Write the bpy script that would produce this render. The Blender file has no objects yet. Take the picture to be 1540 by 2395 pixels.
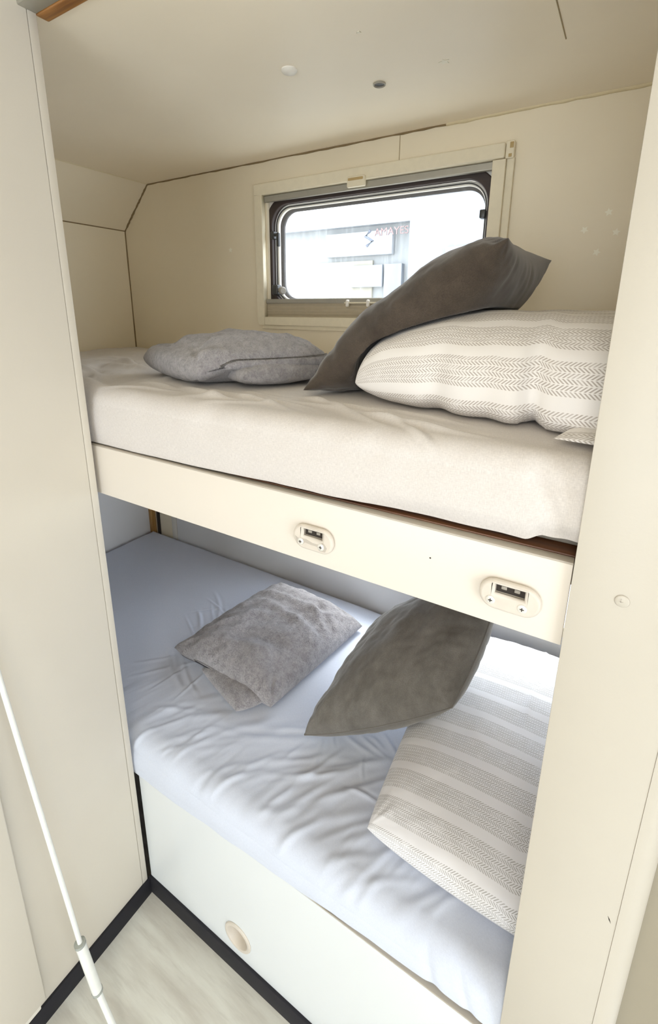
import bpy, bmesh, math, random
import numpy as np
from mathutils import Vector, Matrix
from mathutils.bvhtree import BVHTree

random.seed(4); rng = np.random.default_rng(7)
sc = bpy.context.scene
col = sc.collection

# ------------------------------------------------------------------ camera
F_PX, PX, PY = 1083.14, 763.14, 1018.17
CAM = Vector((0.0, 0.0, 1.45))
R = Matrix(((0.8537508, 0.5206406, 0.0065524),
            (0.1396725, -0.2168768, -0.9661553),
            (-0.5015986, 0.8257710, -0.2578779)))
cd = bpy.data.cameras.new('camera'); cam = bpy.data.objects.new('camera', cd); col.objects.link(cam)
right, down, fwd = R[0], R[1], R[2]
m = Matrix((( right[0], -down[0], -fwd[0], CAM[0]), ( right[1], -down[1], -fwd[1], CAM[1]),
            ( right[2], -down[2], -fwd[2], CAM[2]), (0, 0, 0, 1)))
cam.matrix_world = m
cd.sensor_fit = 'VERTICAL'; cd.sensor_height = 36.0; cd.lens = F_PX * 36.0 / 2395.0
cd.shift_x = (770.0 - PX) / 2395.0; cd.shift_y = -(1197.5 - PY) / 2395.0
cd.clip_start = 0.01
sc.camera = cam

def at(u, v, ax, val):
    """point of the plane (coordinate ax = val) that is seen at pixel u, v of the photograph"""
    d = R.transposed() @ Vector(((u - PX) / F_PX, (v - PY) / F_PX, 1.0))
    t = (val - CAM[ax]) / d[ax]
    return CAM + d * t

# main planes (metres)
YF, YB, XP, XW, ZC, ZCH, XCH = 0.503, 1.247, -0.824, -1.675, 1.8927, 1.746, -1.524

# ------------------------------------------------------------------ materials
def srgb(r, g, b):
    f = lambda c: (c/255/12.92) if c/255 <= .04045 else ((c/255+.055)/1.055)**2.4
    return (f(r), f(g), f(b), 1)

class NT:
    def __init__(s, name):
        s.m = bpy.data.materials.new(name); s.m.use_nodes = True
        s.t = s.m.node_tree; s.n = s.t.nodes; s.n.clear()
        s.out = s.n.new('ShaderNodeOutputMaterial')
    def node(s, typ, **kw):
        x = s.n.new(typ)
        for k, v in kw.items():
            if k.startswith('_'): setattr(x, k[1:], v)
            else: x.inputs[k.replace('__', ' ')].default_value = v
        return x
    def link(s, a, b): s.t.links.new(a, b)
    def math(s, op, a, b=None, c=None):
        x = s.n.new('ShaderNodeMath'); x.operation = op
        for i, v in enumerate((a, b, c)):
            if v is None: continue
            if isinstance(v, (int, float)): x.inputs[i].default_value = v
            else: s.link(v, x.inputs[i])
        return x.outputs[0]
    def mix(s, fac, a, b):
        x = s.n.new('ShaderNodeMix'); x.data_type = 'RGBA'
        for i, v in ((0, fac), (6, a), (7, b)):
            if isinstance(v, (int, float, tuple)): x.inputs[i].default_value = v
            else: s.link(v, x.inputs[i])
        return x.outputs[2]
    def noise(s, scale, detail=3, rough=.5, vec=None, stretch=None):
        if vec is None: vec = s.node('ShaderNodeTexCoord').outputs['Object']
        if stretch:
            mp = s.n.new('ShaderNodeMapping'); mp.inputs['Scale'].default_value = stretch
            s.link(vec, mp.inputs['Vector']); vec = mp.outputs[0]
        x = s.node('ShaderNodeTexNoise', Scale=scale, Detail=detail, Roughness=rough)
        s.link(vec, x.inputs['Vector']); return x.outputs['Fac']
    def ramp(s, fac, a, b):
        x = s.n.new('ShaderNodeMapRange'); x.inputs[1].default_value = a; x.inputs[2].default_value = b
        s.link(fac, x.inputs[0]); return x.outputs[0]
    def bump(s, h, strength, dist):
        x = s.node('ShaderNodeBump', Strength=strength, Distance=dist); s.link(h, x.inputs['Height']); return x.outputs[0]
    def bsdf(s, color, rough=.5, normal=None, **kw):
        p = s.node('ShaderNodeBsdfPrincipled', Roughness=rough, **kw)
        if isinstance(color, tuple): p.inputs['Base Color'].default_value = color
        else: s.link(color, p.inputs['Base Color'])
        if normal is not None: s.link(normal, p.inputs['Normal'])
        s.link(p.outputs[0], s.out.inputs[0]); return p

def scale_c(c, k): return (c[0]*k, c[1]*k, c[2]*k, 1)

def paint(name, c, rough=.42, var=.06, orange=.0006):
    t = NT(name)
    n = t.noise(2.2, 4); f = t.noise(420, 2)
    c2 = t.mix(t.ramp(n, .35, .7), c, scale_c(c, 1-var))
    t.bsdf(c2, rough, t.bump(f, .12, orange)); return t.m

def plain(name, c, rough=.4, metallic=0.0, **kw):
    t = NT(name); n = t.noise(60, 2)
    p = t.bsdf(t.mix(n, c, scale_c(c, .88)), rough, Metallic=metallic, **kw); return t.m

M = {}
M['wall'] = paint('cream wall laminate', srgb(236, 225, 200))
M['wall_low'] = paint('pale wall laminate', srgb(226, 222, 212))
M['ceil'] = paint('cream ceiling laminate', srgb(249, 239, 218))
M['panel'] = paint('cream partition laminate', srgb(206, 200, 188), .4)
M['board'] = paint('ivory board', srgb(216, 209, 199), .38, .03)
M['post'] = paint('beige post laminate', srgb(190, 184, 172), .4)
M['base'] = paint('white board', srgb(220, 225, 228), .38, .03)
M['caulk'] = plain('old brown joint', srgb(136, 116, 82), .8)
M['caulk_light'] = plain('cream sealant', srgb(224, 210, 172), .6)
M['seam'] = plain('seam line', srgb(172, 156, 122), .7)
M['black'] = paint('black rubber skirting', srgb(24, 23, 32), .75, .25)
M['gap'] = plain('dark recess', srgb(52, 45, 40), .9)
M['plastic'] = plain('cream plastic', srgb(234, 224, 198), .3)
M['latch'] = plain('ivory latch plastic', srgb(212, 204, 193), .35)
M['ochre'] = plain('golden recess shading', srgb(186, 160, 108), .5)  # golden shading of the clip and cap recesses, put into the colour
M['plastic_white'] = plain('white plastic', srgb(238, 234, 224), .3)
M['grey_plastic'] = plain('grey plastic', srgb(150, 144, 134), .45)
M['edge'] = plain('greige edging', srgb(176, 168, 156), .5)
M['blind'] = plain('beige pleated blind', srgb(184, 172, 148), .8)
M['greige'] = paint('side board with painted shade', srgb(150, 142, 124), .5)  # darkened: the shadow beside the post is put into this colour
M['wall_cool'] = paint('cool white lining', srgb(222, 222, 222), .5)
M['alu'] = plain('dull aluminium', srgb(176, 172, 160), .38, .35)
M['rubber'] = plain('brown black rubber', srgb(58, 46, 42), .55)
M['dark_plastic'] = plain('dark grey plastic', srgb(66, 66, 66), .35)
M['steel'] = plain('screw steel', srgb(226, 224, 218), .3, .25)
M['star'] = plain('pale star sticker', srgb(250, 245, 226), .5)
M['pole'] = plain('white coated pole', srgb(236, 238, 234), .25)
M['clear'] = plain('milky plastic', srgb(205, 210, 206), .25, 0, Transmission__Weight=.55)
M['patch'] = plain('worn grey patch', srgb(186, 178, 168), .5)

def wood(name, a, b, stretch=(1, 18, 18), scale=6, rough=.35):
    t = NT(name); n = t.noise(scale, 5, .6, stretch=stretch)
    t.bsdf(t.mix(t.ramp(n, .35, .65), a, b), rough); return t.m
M['oak'] = wood('varnished wood edge', srgb(184, 128, 62), srgb(120, 70, 28))
M['batten'] = wood('pine batten', srgb(190, 150, 90), srgb(160, 118, 62), (12, 12, 1))
M['slat'] = wood('brown plywood', srgb(116, 78, 52), srgb(88, 56, 38))

def floor_mat():
    t = NT('pale grey wood vinyl')
    a = t.noise(3.2, 5, .6, stretch=(1.2, 7, 1)); b = t.noise(9, 6, .65, stretch=(1, 9, 1))
    c = t.mix(t.ramp(a, .4, .66), srgb(216, 216, 208), srgb(196, 193, 184))
    c = t.mix(t.math('MULTIPLY', t.ramp(b, .5, .75), .35), c, srgb(166, 162, 152))
    t.bsdf(c, .38, t.bump(b, .05, .001)); return t.m
M['floor'] = floor_mat()

def linen(name, a, b, fine=.16):
    t = NT(name)
    v = t.node('ShaderNodeTexCoord').outputs['UV']
    n1 = t.noise(1, 3, .7, v, (170, 900, 1)); n2 = t.noise(1, 3, .7, v, (900, 170, 1)); n3 = t.noise(14, 3, .5, v)
    w = t.math('ADD', t.math('MULTIPLY', n1, .5), t.math('MULTIPLY', n2, .5))
    c = t.mix(t.ramp(w, .36, .64), a, b)
    c = t.mix(t.math('MULTIPLY', n3, .25), c, scale_c(b, .93))
    t.bsdf(c, .92, t.bump(w, fine, .0012), Sheen__Weight=.15); return t.m
M['sheet_up'] = linen('light grey linen sheet', srgb(218, 213, 209), srgb(196, 191, 188))
M['sheet_low'] = linen('cool white cotton sheet', srgb(212, 219, 234), srgb(199, 206, 222), .08)

def fleece(name, a, b):
    t = NT(name)
    v = t.node('ShaderNodeTexCoord').outputs['Object']
    n = t.noise(260, 4, .7, v); n2 = t.noise(70, 3, .6, v); n3 = t.noise(9, 2, .5, v)
    h = t.math('ADD', t.math('MULTIPLY', n, .6), t.math('MULTIPLY', n2, .5))
    c = t.mix(t.ramp(h, .40, .68), scale_c(b, .85), a)
    c = t.mix(t.math('MULTIPLY', t.ramp(n3, .4, .7), .3), c, b)
    t.bsdf(c, 1.0, t.bump(h, 1.0, .007), Sheen__Weight=.45, Sheen__Roughness=.6); return t.m
M['fleece'] = fleece('grey fleece', srgb(178, 174, 177), srgb(128, 124, 128))

def velvet(name, a, b):
    t = NT(name)
    v = t.node('ShaderNodeTexCoord').outputs['UV']
    n = t.noise(11, 7, .72, v, (1.5, .9, 1)); f = t.noise(520, 3, .7, v)
    c = t.mix(t.ramp(n, .32, .7), b, a)
    c = t.mix(t.math('MULTIPLY', t.ramp(f, .35, .65), .5), c, scale_c(b, .72))
    t.bsdf(c, .95, t.bump(f, .3, .001), Sheen__Weight=.35, Sheen__Roughness=.45); return t.m
M['velvet'] = velvet('charcoal velvet', srgb(130, 126, 120), srgb(94, 90, 84))
M['velvet_up'] = velvet('backlit velvet', srgb(92, 81, 70), srgb(58, 49, 42))  # darker copy of the same velvet, backlit shade put into the colour

def chevron(name, ax_u, ax_v, period=.056, band=.70, rows=3, spacing=.0048, phase=0.0, flip=1, ink=(180, 172, 166), cloth=(236, 233, 231)):
    """UV is in metres; rows of > shaped strokes in bands across v, plain white between the bands"""
    t = NT(name)
    uv = t.node('ShaderNodeTexCoord').outputs['UV']
    sp = t.n.new('ShaderNodeSeparateXYZ'); t.link(uv, sp.inputs[0])
    u, v = sp.outputs[ax_u], sp.outputs[ax_v]
    vv = t.math('DIVIDE', t.math('ADD', v, phase+10*period), period)
    fr = t.math('FRACT', vv)
    inband = t.math('LESS_THAN', fr, band)
    q = t.math('FRACT', t.math('MULTIPLY', fr, rows/band))           # 0..1 over one chevron
    tri = t.math('ABSOLUTE', t.math('SUBTRACT', q, .5))              # .5..0...5
    ch = period*band/rows
    uu = t.math('ADD', u, t.math('MULTIPLY', tri, ch*1.15*flip))
    s = t.math('FRACT', t.math('DIVIDE', t.math('ADD', uu, 5.0), spacing))
    stroke = t.math('LESS_THAN', s, .46)
    gapm = t.math('MULTIPLY', t.math('GREATER_THAN', tri, .035), t.math('LESS_THAN', tri, .455))
    f = t.math('MULTIPLY', t.math('MULTIPLY', inband, stroke), gapm)
    n = t.noise(60, 3, .6, uv)
    f = t.math('MULTIPLY', f, t.ramp(n, .1, .5))
    fine = t.noise(900, 2, .6, uv)
    c = t.mix(f, srgb(*cloth), srgb(*ink))
    t.bsdf(c, .9, t.bump(fine, .12, .0006), Sheen__Weight=.1); return t.m
M['chev_up'] = chevron('white cotton with grey herringbone bands', 0, 1, .060, .72, 3, .0050, 0.0, -1)
M['chev_low'] = chevron('white cotton with fine herringbone bands', 0, 1, .058, .72, 3, .0046, .01, -1, (176, 174, 174), (232, 232, 236))

def pane_mat():
    t = NT('scratched acrylic')
    v = t.node('ShaderNodeTexCoord').outputs['Object']
    a = t.noise(1, 4, .7, v, (90, 1, 6)); b = t.noise(1, 3, .6, v, (300, 1, 9)); c = t.noise(6, 3, .6, v)
    f = t.math('MULTIPLY', t.ramp(a, .45, .7), t.ramp(b, .4, .65))
    f = t.math('ADD', t.math('MULTIPLY', f, .10), t.math('MULTIPLY', c, .02))
    tr = t.node('ShaderNodeBsdfTransparent'); tr.inputs[0].default_value = (.96, .98, 1, 1)
    tl = t.node('ShaderNodeBsdfTranslucent'); tl.inputs[0].default_value = (.9, .93, .95, 1)
    gl = t.node('ShaderNodeBsdfGlossy', Roughness=.05)
    mx = t.n.new('ShaderNodeMixShader'); t.link(f, mx.inputs[0]); t.link(tr.outputs[0], mx.inputs[1]); t.link(tl.outputs[0], mx.inputs[2])
    m2 = t.n.new('ShaderNodeMixShader'); m2.inputs[0].default_value = .04
    t.link(mx.outputs[0], m2.inputs[1]); t.link(gl.outputs[0], m2.inputs[2])
    t.link(m2.outputs[0], t.out.inputs[0]); return t.m
M['pane'] = pane_mat()

# ------------------------------------------------------------------ object helpers
def world_loc(o):
    p = Vector((0, 0, 0))
    while o is not None: p += Vector(o.location); o = o.parent
    return p

def link_mesh(name, me, mat, parent=None, origin=None, smooth=None):
    """mesh given in world coordinates -> object, its verts moved so that the origin sits at `origin`"""
    o = bpy.data.objects.new(name, me); col.objects.link(o)
    if isinstance(mat, (list, tuple)):
        for q in mat: me.materials.append(q)
    elif mat is not None: me.materials.append(mat)
    base = world_loc(parent) if parent else Vector((0, 0, 0))
    if origin is None:
        if parent: origin = base
        else:
            co = np.empty(len(me.vertices)*3, dtype=np.float32); me.vertices.foreach_get('co', co); co = co.reshape(-1, 3)
            lo, hi = co.min(0), co.max(0)
            origin = Vector(((lo[0]+hi[0])/2, (lo[1]+hi[1])/2, lo[2]))
    origin = Vector(origin)
    me.transform(Matrix.Translation(-origin))
    o.location = origin - base
    if parent: o.parent = parent
    if smooth: 
        for p in me.polygons: p.use_smooth = True
    return o

def from_bm(name, bm, mat, parent=None, origin=None, bevel=0.0, seg=2, smooth_angle=None):
    if bevel > 0:
        bmesh.ops.bevel(bm, geom=[e for e in bm.edges], offset=bevel, segments=seg, profile=.5, affect='EDGES', clamp_overlap=True)
    bmesh.ops.recalc_face_normals(bm, faces=bm.faces)
    me = bpy.data.meshes.new(name); bm.to_mesh(me); bm.free()
    o = link_mesh(name, me, mat, parent, origin)
    if bevel > 0 or smooth_angle:
        for p in me.polygons: p.use_smooth = True
        try: me.set_sharp_from_angle(angle=math.radians(smooth_angle or 35))
        except Exception: pass
    return o

def bm_box(bm, x0, x1, y0, y1, z0, z1):
    v = [bm.verts.new(c) for c in ((x0,y0,z0),(x1,y0,z0),(x1,y1,z0),(x0,y1,z0),(x0,y0,z1),(x1,y0,z1),(x1,y1,z1),(x0,y1,z1))]
    for f in ((0,3,2,1),(4,5,6,7),(0,1,5,4),(1,2,6,5),(2,3,7,6),(3,0,4,7)): bm.faces.new([v[i] for i in f])

def box(name, b, mat, parent=None, bevel=.0, **k):
    bm = bmesh.new(); bm_box(bm, *b); return from_bm(name, bm, mat, parent, bevel=bevel, **k)

def tube(name, pts, r, mat, parent=None, n=12, cap=True, origin=None, rs=None):
    bm = bmesh.new(); rings = []
    pts = [Vector(p) for p in pts]
    for i, p in enumerate(pts):
        a = pts[max(i-1, 0)]; b = pts[min(i+1, len(pts)-1)]
        d = (b-a).normalized()
        up = Vector((0, 0, 1)) if abs(d.z) < .9 else Vector((1, 0, 0))
        s = d.cross(up).normalized(); t = s.cross(d)
        rr = rs[i] if rs else r
        rings.append([bm.verts.new(p + s*math.cos(2*math.pi*k/n)*rr + t*math.sin(2*math.pi*k/n)*rr) for k in range(n)])
    for a, b in zip(rings, rings[1:]):
        for k in range(n): bm.faces.new((a[k], a[(k+1) % n], b[(k+1) % n], b[k]))
    if cap: bm.faces.new(rings[0][::-1]); bm.faces.new(rings[-1])
    return from_bm(name, bm, mat, parent, origin=origin, smooth_angle=50)

def lathe_bm(profile, center, axis, n=40):
    """profile = [(radius, height)] turned about `axis` through center"""
    bm = bmesh.new(); a = Vector(axis).normalized()
    up = Vector((0, 0, 1)) if abs(a.z) < .9 else Vector((1, 0, 0))
    s = a.cross(up).normalized(); t = a.cross(s); c = Vector(center); rings = []
    for r, h in profile:
        if r < 1e-6: rings.append([bm.verts.new(c + a*h)])
        else: rings.append([bm.verts.new(c + a*h + (s*math.cos(2*math.pi*k/n) + t*math.sin(2*math.pi*k/n))*r) for k in range(n)])
    for A, B in zip(rings, rings[1:]):
        for k in range(n):
            k2 = (k+1) % n
            if len(A) == 1 and len(B) == 1: continue
            if len(A) == 1: bm.faces.new((A[0], B[k2], B[k]))
            elif len(B) == 1: bm.faces.new((A[k], A[k2], B[0]))
            else: bm.faces.new((A[k], A[k2], B[k2], B[k]))
    return bm

def lathe(name, profile, center, axis, mat, parent=None, n=40, angle=35):
    return from_bm(name, lathe_bm(profile, center, axis, n), mat, parent, smooth_angle=angle)

FRONT = Matrix(((1,0,0,0),(0,0,-1,0),(0,1,0,0),(0,0,0,1)))        # local (x, y, z) -> (x, -z, y): faces the viewer
CEIL = Matrix(((1,0,0,0),(0,-1,0,0),(0,0,-1,0),(0,0,0,1)))        # faces down

def plate(name, loops, depth, mat, at_m, parent=None, bevel=0.0, origin=None):
    """flat piece of `depth` thickness from closed outlines (first outer, others holes), front face on local z = depth"""
    cu = bpy.data.curves.new('tmp', 'CURVE'); cu.dimensions = '2D'; cu.fill_mode = 'BOTH'
    cu.extrude = max(depth/2 - bevel, 0); cu.bevel_depth = bevel; cu.bevel_resolution = 2
    cu.offset = -bevel
    for L in loops:
        s = cu.splines.new('POLY'); s.points.add(len(L)-1)
        for p, q in zip(s.points, L): p.co = (q[0], q[1], 0, 1)
        s.use_cyclic_u = True
    o = bpy.data.objects.new('tmp', cu); col.objects.link(o)
    dg = bpy.context.evaluated_depsgraph_get()
    me = bpy.data.meshes.new_from_object(o.evaluated_get(dg)); me.name = name
    bpy.data.objects.remove(o); bpy.data.curves.remove(cu)
    me.transform(at_m @ Matrix.Translation((0, 0, depth/2)))
    me.materials.clear()
    bm = bmesh.new(); bm.from_mesh(me); bmesh.ops.remove_doubles(bm, verts=bm.verts, dist=1e-6); bm.to_mesh(me); bm.free()
    return link_mesh(name, me, mat, parent, origin)

def fplate(name, loops, depth, y_back, mat, parent=None, bevel=0.0):
    """plate in the X-Z plane whose back is at y_back, growing towards the viewer"""
    return plate(name, loops, depth, mat, Matrix.Translation((0, y_back, 0)) @ FRONT, parent, bevel)

def rrect(x0, x1, y0, y1, r, n=8):
    p = []
    for cx, cy, a0 in ((x1-r, y1-r, 0), (x0+r, y1-r, 90), (x0+r, y0+r, 180), (x1-r, y0+r, 270)):
        for k in range(n+1):
            a = math.radians(a0 + 90*k/n); p.append((cx + r*math.cos(a), cy + r*math.sin(a)))
    return p
def rect(x0, x1, y0, y1): return [(x0, y0), (x1, y0), (x1, y1), (x0, y1)]
def circle(cx, cy, r, n=40): return [(cx + r*math.cos(2*math.pi*k/n), cy + r*math.sin(2*math.pi*k/n)) for k in range(n)]

def empty(name, loc):
    o = bpy.data.objects.new(name, None); o.empty_display_size = .05; col.objects.link(o); o.location = loc; return o
def tag(o, label, cat, group=None, kind=None):
    o['label'] = label; o['category'] = cat
    if group: o['group'] = group
    if kind: o['kind'] = kind
    return o
def struct(o): o['kind'] = 'structure'; return o

# ------------------------------------------------------------------ noise for cloth
def _hash(ix, iy, seed):
    h = (ix.astype(np.int64)*374761393 + iy.astype(np.int64)*668265263 + seed*1442695041) & 0x7fffffff
    h = ((h ^ (h >> 13))*1274126177) & 0x7fffffff
    return ((h ^ (h >> 16)) & 0xffff)/65535.0
def vn(x, y, seed=0):
    x = np.asarray(x, float); y = np.asarray(y, float)
    ix = np.floor(x); iy = np.floor(y); fx = x-ix; fy = y-iy
    fx = fx**3*(fx*(fx*6-15)+10); fy = fy**3*(fy*(fy*6-15)+10)
    a = _hash(ix, iy, seed); b = _hash(ix+1, iy, seed); c = _hash(ix, iy+1, seed); d = _hash(ix+1, iy+1, seed)
    return (a*(1-fx)+b*fx)*(1-fy) + (c*(1-fx)+d*fx)*fy
def fbm(x, y, seed=0, o=4):
    s = 0; a = .5
    for k in range(o): s = s + a*(vn(x, y, seed+k*17)-.5); x = x*2.03; y = y*2.03; a *= .5
    return s
def ridge(x, y, seed=0, p=6):
    """thin sharp creases, 0..1"""
    w = fbm(x*.7, y*.7, seed+99, 2)*1.2
    n = vn(x+w, y+w, seed)*.65 + vn(x*2.1-w, y*2.1+w, seed+5)*.35
    return (1-np.abs(2*n-1))**p
def sstep(a, b, x):
    t = np.clip((x-a)/(b-a), 0, 1); return t*t*(3-2*t)

def grid_mesh(name, P, UV, close_v=False):
    """P (n, m, 3) -> quad mesh with uv"""
    n, mm = P.shape[:2]
    idx = np.arange(n*mm).reshape(n, mm)
    q = np.stack([idx[:-1, :-1], idx[1:, :-1], idx[1:, 1:], idx[:-1, 1:]], -1).reshape(-1, 4)
    me = bpy.data.meshes.new(name)
    me.from_pydata(P.reshape(-1, 3).tolist(), [], q.tolist())
    ul = me.uv_layers.new(name='UVMap')
    ul.data.foreach_set('uv', UV.reshape(-1, 2)[q.reshape(-1)].astype(np.float32).ravel())
    for p in me.polygons: p.use_smooth = True
    return me

def bvh_of(o):
    dg = bpy.context.evaluated_depsgraph_get(); dg.update()
    me = o.data; w = world_loc(o)
    return BVHTree.FromPolygons([Vector(v.co)+w for v in me.vertices], [tuple(p.vertices) for p in me.polygons])

def rest_on(P, bvhs, eps=.0015):
    """lift every point that lies under the top of what it rests on"""
    Q = P.reshape(-1, 3)
    for i in range(len(Q)):
        z0 = Q[i, 2]
        for k, b in enumerate(bvhs):
            for ox, oy in (((0, 0),) if k == 0 else ((0, 0), (.009, 0), (-.009, 0), (0, .009), (0, -.009))):
                h = b.ray_cast(Vector((Q[i, 0]+ox, Q[i, 1]+oy, z0+.6)), Vector((0, 0, -1)))
                if h[0] is not None and Q[i, 2] < h[0].z+eps: Q[i, 2] = h[0].z+eps
    return Q.reshape(P.shape)

def puff(name, A, B, C, D, top, bot, mat, parent=None, n=90, pinch=.05, ex=.5, pw=2.0, size=None, fold=None, rests=(), seed=1,
         wr=.004, pucker=.003, lift=None, origin=None, sag=0.0, corner_r=0.0):
    """stuffed cloth between four corners (A-B is the u direction, A-D the v direction); N side is `top`"""
    A, B, C, D = [np.array(p, float) for p in (A, B, C, D)]
    s = np.linspace(-1, 1, n); s = np.sin(s*math.pi/2*.98)/np.sin(math.pi/2*.98)
    u, v = np.meshgrid(s, s, indexing='ij')
    W = (np.linalg.norm(B-A)+np.linalg.norm(C-D))/2; H = (np.linalg.norm(D-A)+np.linalg.norm(C-B))/2
    if corner_r > 0:      # round the outline
        k = corner_r
        uu = u*np.sqrt(1-k*v*v*.5*np.abs(u)**2); v2 = v*np.sqrt(1-k*u*u*.5*np.abs(v)**2); u2 = uu
    else: u2, v2 = u, v
    ub = u2*(1-pinch*(1-v*v)*np.abs(u)**3); vb = v2*(1-pinch*(1-u*u)*np.abs(v)**3)
    a = (ub[..., None]+1)/2; b = (vb[..., None]+1)/2
    base = A*(1-a)*(1-b) + B*a*(1-b) + C*a*b + D*(1-a)*b
    N = np.cross(B-A, D-A) + np.cross(C-D, C-B)
    N /= np.linalg.norm(N)
    prof = np.clip((1-np.abs(u)**pw)*(1-np.abs(v)**pw), 0, 1)**ex
    d_edge = np.minimum((1-np.abs(u))*W/2, (1-np.abs(v))*H/2)
    along = np.where((1-np.abs(u))*W < (1-np.abs(v))*H, v*H/2, u*W/2)
    pk = np.exp(-d_edge/.030)*sstep(0, .014, d_edge)*(vn(along/.015+d_edge/.08, along*0+seed, seed)-.5)*2*pucker*(.25+1.1*vn(along/.07, along*0+3.5, seed+8))
    big = fbm(u*W/.16+seed, v*H/.16, seed, 4)*wr*3
    cre = 0
    for cu, cv in ((-1, -1), (-1, 1), (1, -1), (1, 1)):
        du = (u-cu)*W/2; dv = (v-cv)*H/2; r = np.hypot(du, dv); th = np.arctan2(dv, du)
        cre = cre + np.exp(-r/.09)*sstep(.0, .03, r)*(vn(th*5.0+seed, r*6, seed+3)-.5)*wr*2.2
    dsp = (big+cre)*sstep(0, .03, d_edge) + pk
    meshes = []
    T = base + N*(prof*top+dsp)[..., None]
    Bt = base - N*(prof*bot+dsp*.5)[..., None]
    rim = (np.abs(u) > .99999) | (np.abs(v) > .99999)
    Bt[rim] = T[rim] = base[rim]
    if fold is not None: T = fold(T, u, v, 1); Bt = fold(Bt, u, v, -1)
    if rests:
        T = rest_on(T, rests, .0075); Bt = rest_on(Bt, rests, .0045)
        Bt[rim] = T[rim]
    def arc(S):
        dv = np.concatenate([np.zeros((n, 1)), np.linalg.norm(np.diff(S, axis=1), axis=2)], 1).cumsum(1); dv -= dv[:, [n//2]]
        du = np.concatenate([np.zeros((1, n)), np.linalg.norm(np.diff(S, axis=0), axis=2)], 0).cumsum(0); du -= du[[n//2], :]
        mu, mv = du[:, [n//2]], dv[[n//2], :]                       # the pattern follows the middle lines, eased to the local length
        return np.stack([.3*du + .7*mu, .3*dv + .7*mv], -1)
    UT, UB = arc(T), arc(Bt)
    UB = UB.copy(); UB[..., 1] = np.where(UB[..., 1] < 0, 2*UT[:, [0], 1]-UT[:, [0], 1]*0 - UB[..., 1] + (UB[:, [0], 1]-UT[:, [0], 1]), UB[..., 1])
    P = np.concatenate([T.reshape(-1, 3), Bt.reshape(-1, 3)]); 
    idx = np.arange(n*n).reshape(n, n)
    q = np.stack([idx[:-1, :-1], idx[1:, :-1], idx[1:, 1:], idx[:-1, 1:]], -1).reshape(-1, 4)
    q2 = q[:, ::-1]+n*n
    fl = np.concatenate([q, q2])
    uvs = np.concatenate([UT.reshape(-1, 2), UB.reshape(-1, 2)])
    me = bpy.data.meshes.new(name); me.from_pydata(P.tolist(), [], fl.tolist())
    ul = me.uv_layers.new(name='UVMap'); ul.data.foreach_set('uv', uvs[fl.reshape(-1)].astype(np.float32).ravel())
    bm = bmesh.new(); bm.from_mesh(me); bmesh.ops.remove_doubles(bm, verts=bm.verts, dist=2e-5)
    bmesh.ops.recalc_face_normals(bm, faces=bm.faces); bm.to_mesh(me); bm.free()
    for p in me.polygons: p.use_smooth = True
    o = link_mesh(name, me, mat, parent, origin)
    ring = [T[i, 0] for i in range(n)] + [T[n-1, j] for j in range(1, n)] + [T[i, n-1] for i in range(n-2, -1, -1)] + [T[0, j] for j in range(n-2, -1, -1)]
    return o, ring

# ================================================================== THE SETTING
floor = struct(box('floor', (-1.72, 1.5, -2.4, 1.30, -.03, 0), M['floor']))
ceil = struct(box('ceiling', (-1.72, 1.5, -2.4, 1.30, ZC, ZC+.03), M['ceil']))

# outer wall with the two window openings
W1 = (-.978, -.262, 1.440, 1.790)
W2 = (-.86, .235, .63, 1.06)
def back_wall():
    bm = bmesh.new(); t = YB+.028
    return fplate('wall_back', [rect(-1.70, 1.5, .0, ZC), rect(*W1), rect(*W2)], .028, t, [M['wall']])
wall_back = struct(back_wall())
wall_foot = struct(box('wall_foot', (XW-.02, XW, .52, YB, .0, ZCH), M['wall']))
# sloped strip between end wall and ceiling
bm = bmesh.new()
cs = [(XW, ZCH), (XCH, ZC), (XW-.02, ZC), (XW-.02, ZCH)]
lo = [bm.verts.new((x, .52, z)) for x, z in cs]; hi = [bm.verts.new((x, YB, z)) for x, z in cs]
bm.faces.new(lo); bm.faces.new(hi[::-1])
for k in range(4): bm.faces.new((lo[k], hi[k], hi[(k+1) % 4], lo[(k+1) % 4]))
struct(from_bm('wall_slope', bm, M['wall']))
wall_head = struct(box('wall_head', (.262, .282, .518, YB, .0, ZC), M['wall']))

# wardrobe partition on the left with an edging strip
wl = struct(box('wall_left', (XP-.022, XP, -2.37, .4785, .0, ZC), M['panel']))
box('edge_strip', (XP-.022, XP+.0006, .4797, .493, .0, ZC), M['panel'], wl, bevel=.0004)
struct(box('wall_wardrobe', (-1.70, XP-.022, .470, .490, .0, ZC), M['panel']))

# post on the right with rounded edging, and the wall further right
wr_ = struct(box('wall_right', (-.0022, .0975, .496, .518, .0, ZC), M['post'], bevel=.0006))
bm = bmesh.new(); prof = [(.0975, .4955)] + [(.0975+.026*math.sin(a), .4955+.022*(1-math.cos(a))) for a in np.linspace(0, math.pi/2, 9)] + [(.1235, .524), (.0975, .524)]
lo = [bm.verts.new((x, y, 0)) for x, y in prof[1:]]; hi = [bm.verts.new((x, y, ZC)) for x, y in prof[1:]]
k_ = len(lo)
for k in range(k_): bm.faces.new((lo[k], lo[(k+1) % k_], hi[(k+1) % k_], hi[k]))
bm.faces.new(lo[::-1]); bm.faces.new(hi)
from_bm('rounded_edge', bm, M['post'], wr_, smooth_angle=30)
struct(box('wall_alcove', (.112, 1.5, .530, .545, .0, ZC), M['greige']))
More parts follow.
